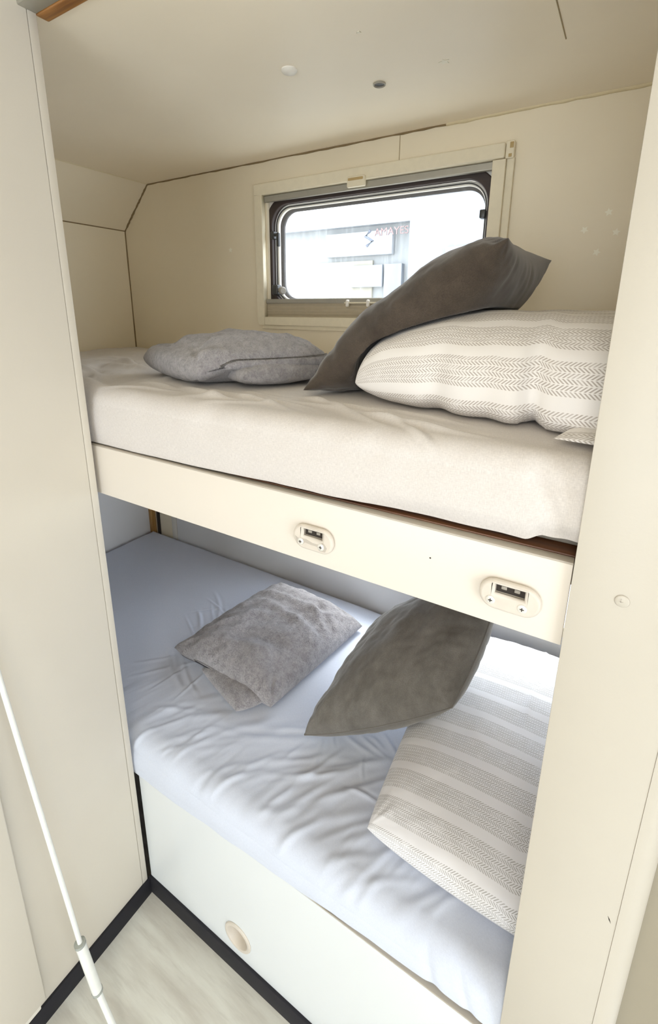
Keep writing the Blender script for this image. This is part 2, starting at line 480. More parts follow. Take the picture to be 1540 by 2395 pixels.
# rest of the cabin behind the viewer, with a door opening and a side window
struct(fplate('wall_rear', [rect(-1.70, 1.5, 0, ZC), rect(-.72, .80, .25, 1.78)], .03, -2.34, M['panel']))
def side_plate(name, loops, depth, x_back, mat):
    mm = Matrix(((0,0,-1,x_back),(1,0,0,0),(0,1,0,0),(0,0,0,1)))     # local x -> y, y -> z, faces -x
    return plate(name, loops, depth, mat, mm)
struct(side_plate('wall_side', [rect(-2.4, .62, 0, ZC), rect(-.95, .05, .10, 1.75)], .03, 1.5, M['panel']))

# joints
def joint(i, pts, r, mat, name='trim'):
    return struct(tube('%s_%d' % (name, i), pts, r, mat, n=8))
def wob(a, b, n=26, amp=.0012, s=0):
    a, b = Vector(a), Vector(b); return [a.lerp(b, k/(n-1)) + Vector([(random.random()-.5)*2*amp for _ in range(3)]) for k in range(n)]
joint(1, wob((XW, YB, .4), (XW, YB, ZCH), amp=.0006), .0034, M['caulk'])
joint(2, wob((XW, YB, ZCH), (XCH, YB, ZC)), .0042, M['caulk'])
joint(3, wob((XCH, YB, ZC), (-.42, YB, ZC), 40), .0036, M['caulk'])
joint(4, wob((-.42, YB-.001, ZC), (.26, YB-.001, ZC), 30), .0050, M['caulk_light'])
joint(5, [(XW, .52, ZCH), (XW, YB, ZCH)], .0022, M['caulk'])
joint(6, [(XCH, .52, ZC), (XCH, YB, ZC)], .0018, M['caulk_light'])
joint(7, [(-.141, .86, ZC), (-.138, .99, ZC)], .0011, M['seam'])
joint(8, [(-.541, YB, 1.832), (-.541, YB, ZC)], .0011, M['seam'])
# wood edge across the ceiling above the bunk opening, metal strip in front of it
tr = struct(box('trim_9', (-.83, .1, .4945, .5165, ZC-.006, ZC+.002), M['oak'], bevel=.003, seg=3))
struct(box('trim_10', (-.83, .1, .466, .494, ZC-.006, ZC+.002), M['alu'], bevel=.002))
# corner battens under the upper bunk
struct(box('trim_11', (XW+.001, XW+.022, YB-.022, YB-.001, .42, 1.13), M['batten'], bevel=.003))
struct(box('trim_12', (-1.641, -1.626, YB-.006, YB, .42, 1.13), M['gap']))
struct(box('trim_13', (-1.545, -1.515, YB-.005, YB, .42, 1.13), M['wall_low'], bevel=.002))

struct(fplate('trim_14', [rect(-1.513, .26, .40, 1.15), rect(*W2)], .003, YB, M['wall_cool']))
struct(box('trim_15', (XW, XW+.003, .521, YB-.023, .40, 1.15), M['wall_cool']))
# scuffs
p = at(1426, 2150, 1, .496)
fplate('scuff_mark', [[(p.x-.002, p.z+.004), (p.x+.0005, p.z), (p.x+.0022, p.z-.0052), (p.x-.0004, p.z-.0012)]], .0003, .4961, M['gap'], wr_)
# black skirting
struct(box('baseboard_front', (XP+.0, .26, YF-.006, YF+.001, 0, .052), M['black'], bevel=.0012))
struct(box('baseboard_left', (XP-.001, XP+.006, -2.3, YF-.006, 0, .050), M['black'], bevel=.0012))

# raised cupboard door frame on the partition, near left
dr = struct(box('door_1', (XP+.0008, XP+.024, .135, .234, .092, ZC-.05), M['panel'], bevel=.0025, seg=3))
box('door_edge', (XP+.0008, XP+.011, -.42, .134, .092, ZC-.05), M['board'], dr, bevel=.002)
box('sill_strip', (XP+.0008, XP+.012, -.42, .226, .062, .091), M['plastic_white'], dr, bevel=.002)

# ------------------------------------------------------------------ window 1
win = struct(empty('window_1', (-.64, YB, 1.44)))
YG = YB+.016
def gpt(u, v): p = at(u, v, 1, YG); return p.x, p.z
gx0 = gpt(628, 600)[0]; gx1 = gpt(1142, 520)[0]+.017; gz1 = gpt(800, 441)[1]; gz0 = 1.455
fplate('reveal', [rect(W1[0]-.004, W1[1]+.004, W1[2]-.004, W1[3]+.012), rrect(gx0, gx1, gz0, gz1, .075)], .008, YB+.022, M['plastic_white'], win)
fplate('gasket', [rrect(gx0-.003, gx1+.003, gz0-.003, gz1+.003, .078, 12), rrect(gx0+.0215, gx1-.0215, gz0+.0215, gz1-.0205, .060, 12)], .020, YB+.030, M['rubber'], win, bevel=.003)
fplate('pane_frame', [rrect(gx0+.0205, gx1-.0205, gz0+.0205, gz1-.0200, .060, 12), rrect(gx0+.035, gx1-.031, gz0+.032, gz1-.032, .050, 12)], .012, YB+.040, M['plastic_white'], win, bevel=.003)
fplate('frame_groove', [rrect(gx0+.0265, gx1-.0265, gz0+.0265, gz1-.0255, .055, 12), rrect(gx0+.0290, gx1-.0290, gz0+.0290, gz1-.0280, .053, 12)], .003, YB+.0285, M['dark_plastic'], win)
fplate('pane', [rrect(gx0+.03, gx1-.028, gz0+.03, gz1-.028, .055, 12)], .004, YB+.052, M['pane'], win)
fplate('outer_gasket', [rrect(gx0+.002, gx1-.002, gz0+.002, gz1-.002, .07, 12), rrect(gx0+.036, gx1-.036, gz0+.036, gz1-.036, .05, 12)], .008, YB+.062, M['rubber'], win)
# latches on the pane
def latch_arm(u, v):
    p = at(u, v, 1, YB+.03); x, z = p.x, p.z
    l = box('window_latch', (x-.010, x+.004, YB+.004, YB+.03, z-.010, z+.012), M['dark_plastic'], win, bevel=.003)
    bm = bmesh.new(); bm_box(bm, x+.003, x+.020, YB+.006, YB+.014, z-.003, z+.006); bm_box(bm, x+.014, x+.024, YB+.002, YB+.012, z-.034, z+.006)
    from_bm('latch_lever', bm, M['dark_plastic'], l, bevel=.002)
latch_arm(650, 553)
p = at(655, 680, 1, YB+.03)
l = box('window_latch', (p.x-.014, p.x+.010, YB+.004, YB+.03, p.z-.014, p.z+.018), M['dark_plastic'], win, bevel=.005, seg=3)
lathe('stay_knob', [(0, 0), (.006, 0), (.006, .010), (.011, .012), (.012, .016), (.012, .024), (.009, .027), (0, .027)], (p.x+.012, YB+.012, p.z+.001), (.9, -.45, -.1), M['grey_plastic'], l, 24)
p = at(1134, 505, 1, YB+.03); box('window_latch', (p.x-.008, p.x+.006, YB+.008, YB+.03, p.z-.008, p.z+.012), M['dark_plastic'], win, bevel=.003)

# blind cassette frame around window 1
bl = empty('window_blind', (-.634, YB, 1.395))
tag(bl, 'cream frame with a folded pleated blind around the upper bunk window', 'window blind')
yb2 = YB
fx0, fx1, fz0, fz1 = -1.014, -.253, 1.406, 1.826
fplate('side_rail', [[(fx0, fz0+.012), (fx0+.006, fz0), (-.984, fz0), (-.984, 1.80), (fx0, 1.80)]], .020, yb2, M['plastic'], bl, bevel=.002)
fplate('side_rail', [rect(-.298, -.268, fz0, 1.792)], .020, yb2, M['plastic'], bl, bevel=.002)
fplate('side_lip', [rect(-.2685, -.251, fz0-.006, 1.795)], .011, yb2, M['plastic'], bl, bevel=.002)
fplate('bottom_rail', [rect(-.984, -.298, fz0, 1.4335)], .020, yb2, M['plastic'], bl, bevel=.003)
fplate('bottom_lip', [rect(-1.000, -.251, 1.394, 1.4065)], .012, yb2, M['plastic'], bl, bevel=.002)
fplate('cassette', [rrect(fx0, -.272, 1.7935, fz1, .004, 3)], .022, yb2, M['plastic'], bl, bevel=.003)
cc = fplate('corner_cap', [rrect(-.2715, -.2525, 1.792, 1.829, .003, 3)], .017, yb2, M['plastic'], bl, bevel=.002)
box('cap_slot', (-.2625, -.2545, yb2-.0185, yb2-.0168, 1.813, 1.825), M['ochre'], cc, bevel=.0006)
box('cap_slot', (-.2640, -.2570, yb2-.0185, yb2-.0168, 1.7945, 1.8015), M['ochre'], cc, bevel=.0006)
fplate('screen_bar', [rect(-.9835, -.2985, 1.7755, 1.7930)], .012, yb2+.004, M['alu'], bl, bevel=.002)
# pleated blind pushed down to the foot
bm = bmesh.new(); zs = np.linspace(1.4335, 1.476, 11); prev = None
for i, z in enumerate(zs):
    y = yb2-.004 + (.0016 if i % 2 else 0)
    c = [bm.verts.new((-.9835, y, z)), bm.verts.new((-.2985, y, z)), bm.verts.new((-.2985, y+.004, z)), bm.verts.new((-.9835, y+.004, z))]
    if prev:
        for k in range(4): bm.faces.new((prev[k], prev[(k+1) % 4], c[(k+1) % 4], c[k]))
    else: bm.faces.new(c[::-1])
    prev = c
bm.faces.new(prev)
from_bm('pleated_fabric', bm, M['blind'], bl)
fplate('end_bar', [rect(-.9835, -.2985, 1.4745, 1.4885)], .014, yb2+.004, M['alu'], bl, bevel=.003)
kx1, kx2 = at(812, 711, 1, YB-.02).x, at(860, 711, 1, YB-.02).x
for kx in (kx1, kx2):
    fplate('pull_knob', [rrect(kx-.0045, kx+.0045, 1.464, 1.484, .0044, 6)], .012, yb2-.010, M['plastic_white'], bl, bevel=.003)
box('pull_bar', (kx1-.012, kx2+.028, yb2-.0165, yb2-.0105, 1.4735, 1.4775), M['plastic'], bl, bevel=.001)
p1, p2 = at(812, 428, 1, YB-.03), at(853, 428, 1, YB-.03)
cl = fplate('pull_clip', [rrect(p1.x, p2.x, 1.776, 1.803, .003, 4)], .012, yb2-.020, M['plastic'], bl, bevel=.003)
fplate('clip_recess', [rrect(p1.x+.004, p2.x-.004, 1.792, 1.7985, .002, 3)], .001, yb2-.0317, M['ochre'], cl)

# ------------------------------------------------------------------ window 2, lower bunk, unseen behind the board; widened left to brighten the bunk
w2 = struct(empty('window_2', (.01, YB, .66)))
fplate('frame', [rrect(W2[0]-.02, W2[1]+.02, W2[2]-.02, W2[3]+.02, .03), rrect(W2[0]+.01, W2[1]-.01, W2[2]+.01, W2[3]-.01, .04)], .030, YB+.020, M['plastic'], w2, bevel=.003)
fplate('pane', [rrect(W2[0]-.0, W2[1]+.0, W2[2]-.0, W2[3]+.0, .04)], .004, YB+.036, M['pane'], w2)

# ------------------------------------------------------------------ upper bunk
ub = tag(empty('bunk_bed', (-.70, .87, 1.098)), 'upper bunk shelf behind an ivory front board with two oval latches', 'bunk bed')
box('front_board', (-1.66, -.0028, YF, YF+.015, 1.098, 1.1965), M['board'], ub, bevel=.0012)
box('edge_trim', (-1.66, -.0028, YF+.0004, YF+.0146, 1.1955, 1.1985), M['edge'], ub, bevel=.0008)
box('slat_base', (-1.66, .255, YF+.0155, YB-.03, 1.165, 1.2), M['slat'], ub, bevel=.001)
def oval_latch(cx, cz, worn):
    L, H = .0665, .0375
    pl = fplate('oval_latch', [rrect(cx-L/2, cx+L/2, cz-H/2, cz+H/2, H/2-.0005, 12), rect(cx-.016, cx+.0155, cz+.0015, cz+.0125)], .0080, YF, M['latch'], ub, bevel=.0038)
    fplate('slot', [rect(cx-.0155, cx+.015, cz+.002, cz+.012)], .0012, YF, M['gap'], pl)
    box('bolt_pin', (cx-.010, cx-.004, YF-.003, YF-.001, cz+.0065, cz+.0105), M['grey_plastic'], pl, bevel=.0005)
    box('bolt_pin', (cx+.004, cx+.010, YF-.003, YF-.001, cz+.0065, cz+.0105), M['grey_plastic'], pl, bevel=.0005)
    for sx in (-.0195, .0145):
        s = lathe('screw', [(0, .0), (.0052, 0), (.0052, .0007), (.0040, .0014), (0, .0016)], (cx+sx, YF-.0079, cz-.0075), (0, -1, 0), M['steel'], pl, 20)
        bm = bmesh.new(); y0 = YF-.0098
        bm_box(bm, cx+sx-.0022, cx+sx+.0022, y0, y0+.0004, cz-.0075-.0005, cz-.0075+.0005)
        bm_box(bm, cx+sx-.0005, cx+sx+.0005, y0-.00005, y0+.0004, cz-.0075-.0022, cz-.0075+.0022)
        d = from_bm('cross_slot', bm, M['gap'], pl)
    if worn:
        pts = [(-.029, -.001), (-.024, -.0035), (-.010, -.002), (0, -.0052), (.010, -.005), (.016, -.0012), (.0205, -.002), (.024, -.007), (.0215, -.0135), (.012, -.0140), (.008, -.0085), (-.001, -.0085), (-.012, -.0075), (-.017, -.0125), (-.0265, -.0115)]
        w = fplate('worn_patch', [[(cx+a, cz+b) for a, b in pts]], .0004, YF-.0079, M['patch'], pl); w['label'] = 'grey patch where the cream finish has worn off'
p = at(1007, 1305, 1, YF)
fplate('scuff_mark', [circle(p.x, p.z, .0011, 10)], .0003, YF+.0001, M['gap'], ub)
oval_latch(-.3225, 1.1405, True)
oval_latch(-.0595, 1.1405, False)

# ------------------------------------------------------------------ lower bed base
bb = tag(empty('bed_base', (-.28, .87, 0)), 'white lower bunk base with one round cream finger pull, standing on the floor', 'bed base')
HX, HZ = -.524, .1155
fplate('front_panel', [rect(XP+.003, .258, .001, .4035), circle(HX, HZ, .0285)], .015, YF+.015, M['base'], bb)
box('edge_trim', (XP+.003, .258, YF+.0006, YF+.0146, .4037, .4068), M['edge'], bb, bevel=.0008)
bm = bmesh.new(); bm_box(bm, XP+.003, .258, YF+.040, YF+.055, .001, .36); bm_box(bm, -1.66, .258, YF+.0155, YB-.01, .36, .378)
from_bm('bed_deck', bm, M['slat'], bb)
pull = lathe('finger_pull', [(.0280, -.001), (.0365, -.0005), (.0370, .0015), (.0355, .0035), (.0315, .0045), (.0285, .0035), (.0268, .0005), (.0255, -.019), (.0, -.019)], (HX, YF, HZ), (0, -1, 0), M['latch'], bb, 48)

# ------------------------------------------------------------------ mattresses
def mattress(root, x0, x1, zt, r, yb, hem, front, disp, mat, nx, seed):
    ns = 230
    xs = np.linspace(x0, x1, nx)
    # sample the profile: front face, arc, top, back
    s_f = np.linspace(0, 1, 50)[:-1]; s_a = np.linspace(0, 1, 36)[:-1]; s_t = np.linspace(0, 1, 230)
    Ps, Ns, UVs = [], [], []
    X = xs[:, None]
    hy, hz = hem(xs); fy = front(xs)
    fr = []
    L = 0
    for s in s_f:
        y = hy + (fy-hy)*sstep(0, .35, s)**1.0 - .004*math.sin(math.pi*s); z = hz + (zt-r-hz)*s
        Ps.append((y, z)); Ns.append((-1.0, 0.0)); UVs.append(s*(zt-r-.39*0-hz.mean()))
    l0 = UVs[-1]
    for s in s_a:
        a = s*math.pi/2
        Ps.append((fy + r*(1-math.cos(a)), zt-r+r*math.sin(a) + 0*xs)); Ns.append((-math.cos(a), math.sin(a))); UVs.append(l0 + s*r*1.57)
    l1 = UVs[-1]
    for s in s_t:
        y = fy + r + (yb-fy-r)*s
        Ps.append((y, zt + 0*xs)); Ns.append((0.0, 1.0)); UVs.append(l1 + s*(yb-front(xs).mean()-r))
    Y = np.stack([p[0] for p in Ps], 1); Z = np.stack([p[1] for p in Ps], 1)
    NY = np.array([n[0] for n in Ns])[None]; NZ = np.array([n[1] for n in Ns])[None]
    XX = np.repeat(X, Y.shape[1], 1); SS = np.repeat(np.array(UVs)[None], nx, 0)
    d = disp(XX, Y, SS, NZ+0*XX)
    # roll-off at the foot, head and back edges
    e = np.minimum(np.minimum(XX-x0, x1-XX), (yb-Y)*1.0)
    roll = -(.03-np.clip(e, 0, .03))**2/.03*.8
    P = np.stack([XX, Y+NY*d, Z+NZ*(d+roll)], -1)
    me = grid_mesh('fitted_sheet', P, np.stack([XX, SS], -1))
    o = link_mesh('fitted_sheet', me, mat, root)
    return o

def creases(X, Y, segs):
    d = np.zeros_like(X)
    for (x, y, L, ang, w, h, bow) in segs:
        c, s_ = math.cos(ang), math.sin(ang)
        a = (X-x)*c + (Y-y)*s_; b = -(X-x)*s_ + (Y-y)*c - bow*(a/L)**2*L
        d = d + h*np.exp(-(b/w)**2)*np.exp(-np.abs(a/(L*.5))**4) - .45*h*np.exp(-((b-w*1.7)/w)**2)*np.exp(-np.abs(a/(L*.5))**4)
    return d
rs_ = random.Random(12)
def scatter(n, x0, x1, y0, y1, L, ang, w, h):
    return [(rs_.uniform(x0, x1), rs_.uniform(y0, y1), rs_.uniform(*L), math.radians(rs_.uniform(*ang)), rs_.uniform(*w), rs_.uniform(*h), rs_.uniform(-.25, .25)) for _ in range(n)]
seg_l = (scatter(16, -1.05, -.78, .62, 1.0, (.10, .24), (-50, -10), (.0035, .007), (.0025, .0045)) +
         scatter(12, -1.05, -.80, .62, .98, (.06, .16), (30, 100), (.0030, .006), (.002, .004)) +
         scatter(34, -.82, -.10, .525, .60, (.06, .15), (35, 80), (.005, .010), (.0022, .0042)) +
         scatter(26, -.82, -.30, .60, .70, (.08, .20), (20, 70), (.006, .013), (.002, .0038)) +
         scatter(14, -.50, -.29, .64, .80, (.05, .13), (-80, 80), (.0035, .006), (.0028, .0045)) +
         scatter(8, -.50, -.29, .60, .78, (.10, .2), (30, 75), (.006, .010), (.003, .005)))
seg_u = (scatter(16, -.52, -.20, .555, .64, (.08, .20), (-32, -8), (.004, .008), (.0018, .0034)) +
         scatter(12, -.80, -.45, .545, .62, (.06, .16), (-25, 25), (.006, .011), (.0018, .0032)) +
         scatter(14, -1.20, -.80, .56, 1.0, (.12, .30), (-60, 10), (.010, .020), (.003, .0065)))
# upper
mu = tag(empty('mattress', (-.70, .87, 1.2)), 'upper bunk mattress in a light grey linen fitted sheet', 'mattress', 'bunk mattresses')
box('foam_core', (-1.66, .24, .535, YB-.012, 1.2005, 1.285), M['grey_plastic'], mu, bevel=.01)
def hem_u(x):
    w = fbm(x/.09, x*0+3, 5, 3)
    hz = 1.2005 + .0065*sstep(-.75, -.05, x) + .004*w*sstep(-.6, -.3, x) + .010*sstep(-.055, -.035, x)*1.0
    hy = .5085 + .0085*sstep(-.6, -.1, x) + .004*w
    return hy, hz
def disp_u(X, Y, S, nz):
    top = sstep(.3, 1, nz)
    foot = sstep(-.55, -1.1, X)
    d = .0016*fbm(X/.12, Y/.12, 1)*2 + foot*top*(.011*fbm(X/.11+Y/.3, Y/.16, 8, 4)*2)
    d = d + 1.4*sstep(.1, .9, nz)*creases(X, Y, seg_u)
    fr = np.exp(-((S-.09)/.04)**2)
    d = d + fr*.0022*fbm(X/.05-S/.12, S/.10, 21, 3)*2
    d = d + (1-top)*.0012*fbm(X/.07, S/.05, 31, 4)*2
    # diagonal pull near the right end of the front face
    d = d + (1-top)*np.exp(-(((X+.035)+.42*(S-.05))/.009)**2)*(-.0035)*sstep(-.16, -.03, X)
    return d
su = mattress(mu, -1.668, .245, 1.308, .030, YB-.006, hem_u, lambda x: .511+.002*fbm(x/.3, x*0, 2, 2), disp_u, M['sheet_up'], 700, 1)

# lower
ml = tag(empty('mattress', (-.70, .87, .378)), 'lower bunk mattress in a creased cool white fitted sheet', 'mattress', 'bunk mattresses')
box('foam_core', (-1.66, .24, .535, YB-.012, .3785, .475), M['grey_plastic'], ml, bevel=.01)
def hem_l(x):
    hz = .386 + .024*sstep(-.75, -.40, x) + .003*fbm(x/.1, x*0, 6, 3) + .006*sstep(-.2, 0, x)
    hy = .4985 + .018*sstep(-.42, -.08, x)
    return hy, hz
def disp_l(X, Y, S, nz):
    top = sstep(.3, 1, nz)
    d = .0022*fbm(X/.16, Y/.16, 2)*2
    d = d + .62*sstep(.0, .8, nz)*creases(X, Y, seg_l)
    # puckers running in from the front edge
    edge = np.exp(-((S-.155)/.085)**2)
    d = d + edge*(.0042*fbm(X/.030-(S-.10)/.11, S/.16, 41, 3)*2)*(.55+.9*sstep(-.75, -.3, X)*0+.35)
    fr = (1-top)
    d = d + fr*(.0016*fbm(X/.10, S/.06, 71, 3)*2 - .003*np.exp(-(((X+.11)+.30*(S-.05))/.010)**2) - .0025*np.exp(-(((X+.055)+.35*(S-.05))/.008)**2))
    return d
sl = mattress(ml, -1.668, .245, .494, .042, YB-.006, hem_l, lambda x: .5005+.004*sstep(-.4, 0, x), disp_l, M['sheet_low'], 760, 2)

B_su, B_sl = bvh_of(su), bvh_of(sl)

# ------------------------------------------------------------------ upper bunk bedding
def fold_up(P, u, v, side):
    # gathers along the near bottom edge and a slump towards the left end
    g = np.exp(-((v+1)/.42)**2)
    x = P[..., 0]
    for cx, w, dep in ((-.075, .012, .020), (-.205, .020, .010), (-.13, .016, .006)):
        P[..., 1] += g*dep*np.exp(-((x-cx)/w)**2); P[..., 2] += g*dep*.5*np.exp(-((x-cx)/w)**2)
    return P
pu, _ = puff('pillow', (-.372, .640, 1.341), (.235, .545, 1.330), (.235, 1.12, 1.336), (-.40, 1.12, 1.341), .118, .045, M['chev_up'], None, 110, .01, .37, 2.8,
          fold=fold_up, rests=(B_su,), seed=3, wr=.003, pucker=.002, corner_r=.35)
tag(pu, 'plump white herringbone striped pillow lying on the upper bunk mattress', 'pillow', 'striped pillows')
puff('case_flap', (-.042, .556, 1.3155), (.20, .532, 1.314), (.20, .62, 1.322), (-.02, .62, 1.322), .010, .004, M['chev_up'], pu, 40, .0, .5, 2.4, rests=(B_su,), seed=31, wr=.001, pucker=.0005)
B_pu = bvh_of(pu)

cu, ring = puff('cushion', (-.448, .660, 1.318), (-.138, .690, 1.546), (-.128, 1.075, 1.552), (-.44, 1.045, 1.318), .085, .080, M['velvet_up'], None, 100, .055, .50, 2.0,
          rests=(B_su, B_pu), seed=9, wr=.006, pucker=.008)
tag(cu, 'dark backlit velvet cushion, backlight shade put into its colour, leaning on the upper striped pillow in front of the window', 'cushion', 'velvet cushions')

def fleece_fold(seed, amp):
    def f(P, u, v, side):
        P[..., 2] += amp*fbm(u*2.2+seed, v*2.2, seed, 3)*2*(1-u**4)*(1-v**4)
        return P
    return f
def open_up(P, u, v, side):
    P = fleece_fold(5, .008)(P, u, v, side)
    k = np.exp(-((v+1)/.30)**2)*np.exp(-((u-.55)/.38)**2)
    P[..., 2] += .026*k*(1 if side > 0 else 1.35)
    return P

def lip_right(P, u, v, side):
    P = fleece_fold(5, .005)(P, u, v, side)
    k = sstep(.25, 1, u)*sstep(-1.0, -.45, v)
    if side > 0:
        P[..., 2] += (1-u**6)*(1-v**6)*creases(P[..., 0], P[..., 1], [(-.72, .74, .20, .7, .018, -.010, .1), (-.80, .80, .22, .3, .02, .010, .1), (-.62, .74, .2, .9, .016, .009, .1), (-.86, .74, .12, -.6, .018, -.010, 0)])
    P[..., 2] += k*(.012 if side > 0 else .030)
    P[..., 0] += k*.012
    return P
bu = tag(empty('fleece_blanket', (-.66, .80, 1.31)), 'folded grey fleece blanket on the upper bunk beside the velvet cushion', 'blanket', 'folded fleece blankets')
_, ring = puff('folded_body', (-.985, .725, 1.340), (-.640, .592, 1.338), (-.485, .80, 1.342), (-.66, 1.04, 1.342), .058, .045, M['fleece'], bu, 90, .0, .40, 2.6,
     rests=(B_su,), seed=5, wr=.008, pucker=.001, corner_r=.28, fold=lip_right)
rp = ring[90+18:178]                                        # the rim of the open side
tube('rolled_hem', [Vector(q)+Vector((-.004, .004, .002)) for q in rp[::2]], .010, M['fleece'], bu, 12, rs=[.010*min(1, .15+k/7, .15+(len(rp[::2])-1-k)/7) for k in range(len(rp[::2]))])
puff('inner_fold', (-.72, .72, 1.333), (-.562, .628, 1.333), (-.475, .80, 1.335), (-.60, .93, 1.335), .026, .022, M['fleece'], bu, 60, .0, .33, 3,
     rests=(B_su,), seed=6, wr=.004, pucker=.001, corner_r=.3)

# ------------------------------------------------------------------ lower bunk bedding
def crease_long(P, u, v, side):
    if side > 0:
        P[..., 2] += .0035*np.exp(-((u+.10-.06*v)/.012)**2)*sstep(-.5, .2, v) - .004*np.exp(-((u-.02)/.03)**2)*sstep(-.45, -.7, v)
    return P
pl, _ = puff('pillow', (-.272, .560, .545), (.232, .560, .545), (.232, 1.205, .555), (-.285, 1.205, .555), .066, .060, M['chev_low'], None, 120, .015, .40, 2.8,
          rests=(B_sl,), seed=13, wr=.003, pucker=.002, corner_r=.22, fold=crease_long)
tag(pl, 'flat white herringbone striped pillow lying on the lower bunk mattress', 'pillow', 'striped pillows')
B_pl = bvh_of(pl)
lc, ring = puff('cushion', (-.486, .682, .512), (-.170, .792, .668), (-.135, 1.02, .865), (-.40, 1.06, .655), .090, .085, M['velvet'], None, 110, -.02, .50, 2.2, corner_r=.22,
          rests=(B_sl, B_pl), seed=22, wr=.0075, pucker=.0065)
tube('piping', [Vector(q)+Vector((0, 0, .0005)) for q in ring], .0016, M['velvet'], lc, 8)
tag(lc, 'dark grey velvet cushion propped against the lower striped pillow under the board', 'cushion', 'velvet cushions')

bl2 = tag(empty('fleece_blanket', (-.74, .92, .50)), 'folded grey fleece blanket lying flat in the middle of the lower bunk', 'blanket', 'folded fleece blankets')
def lip_front(P, u, v, side):
    P = fleece_fold(8, .006)(P, u, v, side)
    k = np.exp(-((v+1)/.28)**2)*np.exp(-((u+.15)/.55)**4)
    P[..., 2] += k*(.010 if side > 0 else .022)
    if side > 0:
        inn = (1-u**6)*(1-v**6)
        P[..., 2] += inn*creases(P[..., 0], P[..., 1], [(-.72, 1.02, .30, -.05, .016, .012, .1), (-.70, .955, .26, -.16, .013, .009, -.1), (-.80, .90, .16, .5, .012, .008, .1),
                                                        (-.63, 1.0, .16, -.6, .012, .010, .1), (-.72, .80, .22, .25, .018, .007, .1), (-.86, .82, .14, .9, .012, .009, 0)])
    c = np.exp(-((v+1)/.16)**2-((u+1)/.16)**2)
    P[..., 2] += c*.016
    return P
puff('folded_body', (-.940, .728, .512), (-.592, .722, .512), (-.540, 1.112, .512), (-.890, 1.150, .512), .080, .018, M['fleece'], bl2, 100, .0, .40, 2.4,
     rests=(B_sl,), seed=8, wr=.010, pucker=.003, fold=lip_front)
puff('inner_fold', (-.835, .722, .510), (-.655, .668, .510), (-.615, .728, .510), (-.78, .86, .510), .024, .012, M['fleece'], bl2, 50, .0, .40, 2.6,
     rests=(B_sl,), seed=18, wr=.003, pucker=.001, corner_r=.15)

# ------------------------------------------------------------------ stickers and small fittings
def star_outline(cx, cy, r, rot, inner=.48):
    return [(cx + (r if k % 2 == 0 else r*inner)*math.cos(rot+math.pi*k/5), cy + (r if k % 2 == 0 else r*inner)*math.sin(rot+math.pi*k/5)) for k in range(10)]
def wall_star(u, v, r, rot, label):
    p = at(u, v, 1, YB)
    tag(fplate('star_sticker', [star_outline(p.x, p.z, r, rot)], .0008, YB, M['star']), label, 'sticker', 'star stickers')
wall_star(1425, 496, .0085, .5, 'small pale star sticker on the right of the back wall, topmost of four')
wall_star(1368, 538, .0085, .9, 'small pale star sticker on the right of the back wall, leftmost of four')
wall_star(1442, 543, .0085, .2, 'small pale star sticker on the right of the back wall, rightmost of four')
wall_star(1396, 590, .0085, 1.2, 'small pale star sticker on the right of the back wall, lowest of four')
wall_star(540, 585, .0095, .4, 'lone pale star sticker on the back wall left of the window')
def ceil_star(u, v, r, rot, label):
    p = at(u, v, 2, ZC)
    tag(plate('star_sticker', [star_outline(0, 0, r, rot)], .0008, M['star'], Matrix.Translation((p.x, p.y, ZC)) @ CEIL), label, 'sticker', 'star stickers')
ceil_star(1040, 144, .0105, .35, 'pale star sticker on the ceiling right of the dark round hole')
ceil_star(839, 75, .0045, .8, 'tiny pale star sticker on the ceiling nearest the viewer')
p = at(677, 163, 2, ZC)
tag(lathe('ceiling_button', [(.0155, 0), (.0155, .002), (.013, .005), (.008, .007), (0, .0078)], (p.x, p.y, ZC), (0, 0, -1), M['plastic_white']), 'domed cream plastic button on the ceiling above the bunk', 'button')
p = at(888, 196, 2, ZC)
hole = tag(empty('ceiling_socket', (p.x, p.y, ZC-.003)), 'small round ceiling socket with a dark grey centre', 'socket')
lathe('rim', [(.0100, 0), (.0128, 0), (.0128, .0025), (.0112, .0035), (.0095, .0015), (.0095, 0)], (p.x, p.y, ZC), (0, 0, -1), M['alu'], hole)
lathe('centre', [(.0098, 0), (.0098, .0008), (0, .0008)], (p.x, p.y, ZC), (0, 0, -1), M['dark_plastic'], hole)
p = at(1456, 1406, 1, .496)
sc_ = tag(empty('screw_cap', (p.x, .496, p.z)), 'round cream screw cap with a cross slot on the right post', 'screw cap')
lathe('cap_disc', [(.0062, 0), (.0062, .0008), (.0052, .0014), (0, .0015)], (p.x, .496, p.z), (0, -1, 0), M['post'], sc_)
bm = bmesh.new(); bm_box(bm, p.x-.0022, p.x+.0010, .4943, .4947, p.z-.0008, p.z-.0002); bm_box(bm, p.x-.0014, p.x-.0008, .4943, .4947, p.z-.0008, p.z+.0030)
from_bm('cross_slot', bm, M['edge'], sc_)
lathe('shadow_ring', [(.0062, 0), (.0068, 0), (.0068, .0003), (.0062, .0003)], (p.x, .496, p.z), (0, -1, 0), M['edge'], sc_)

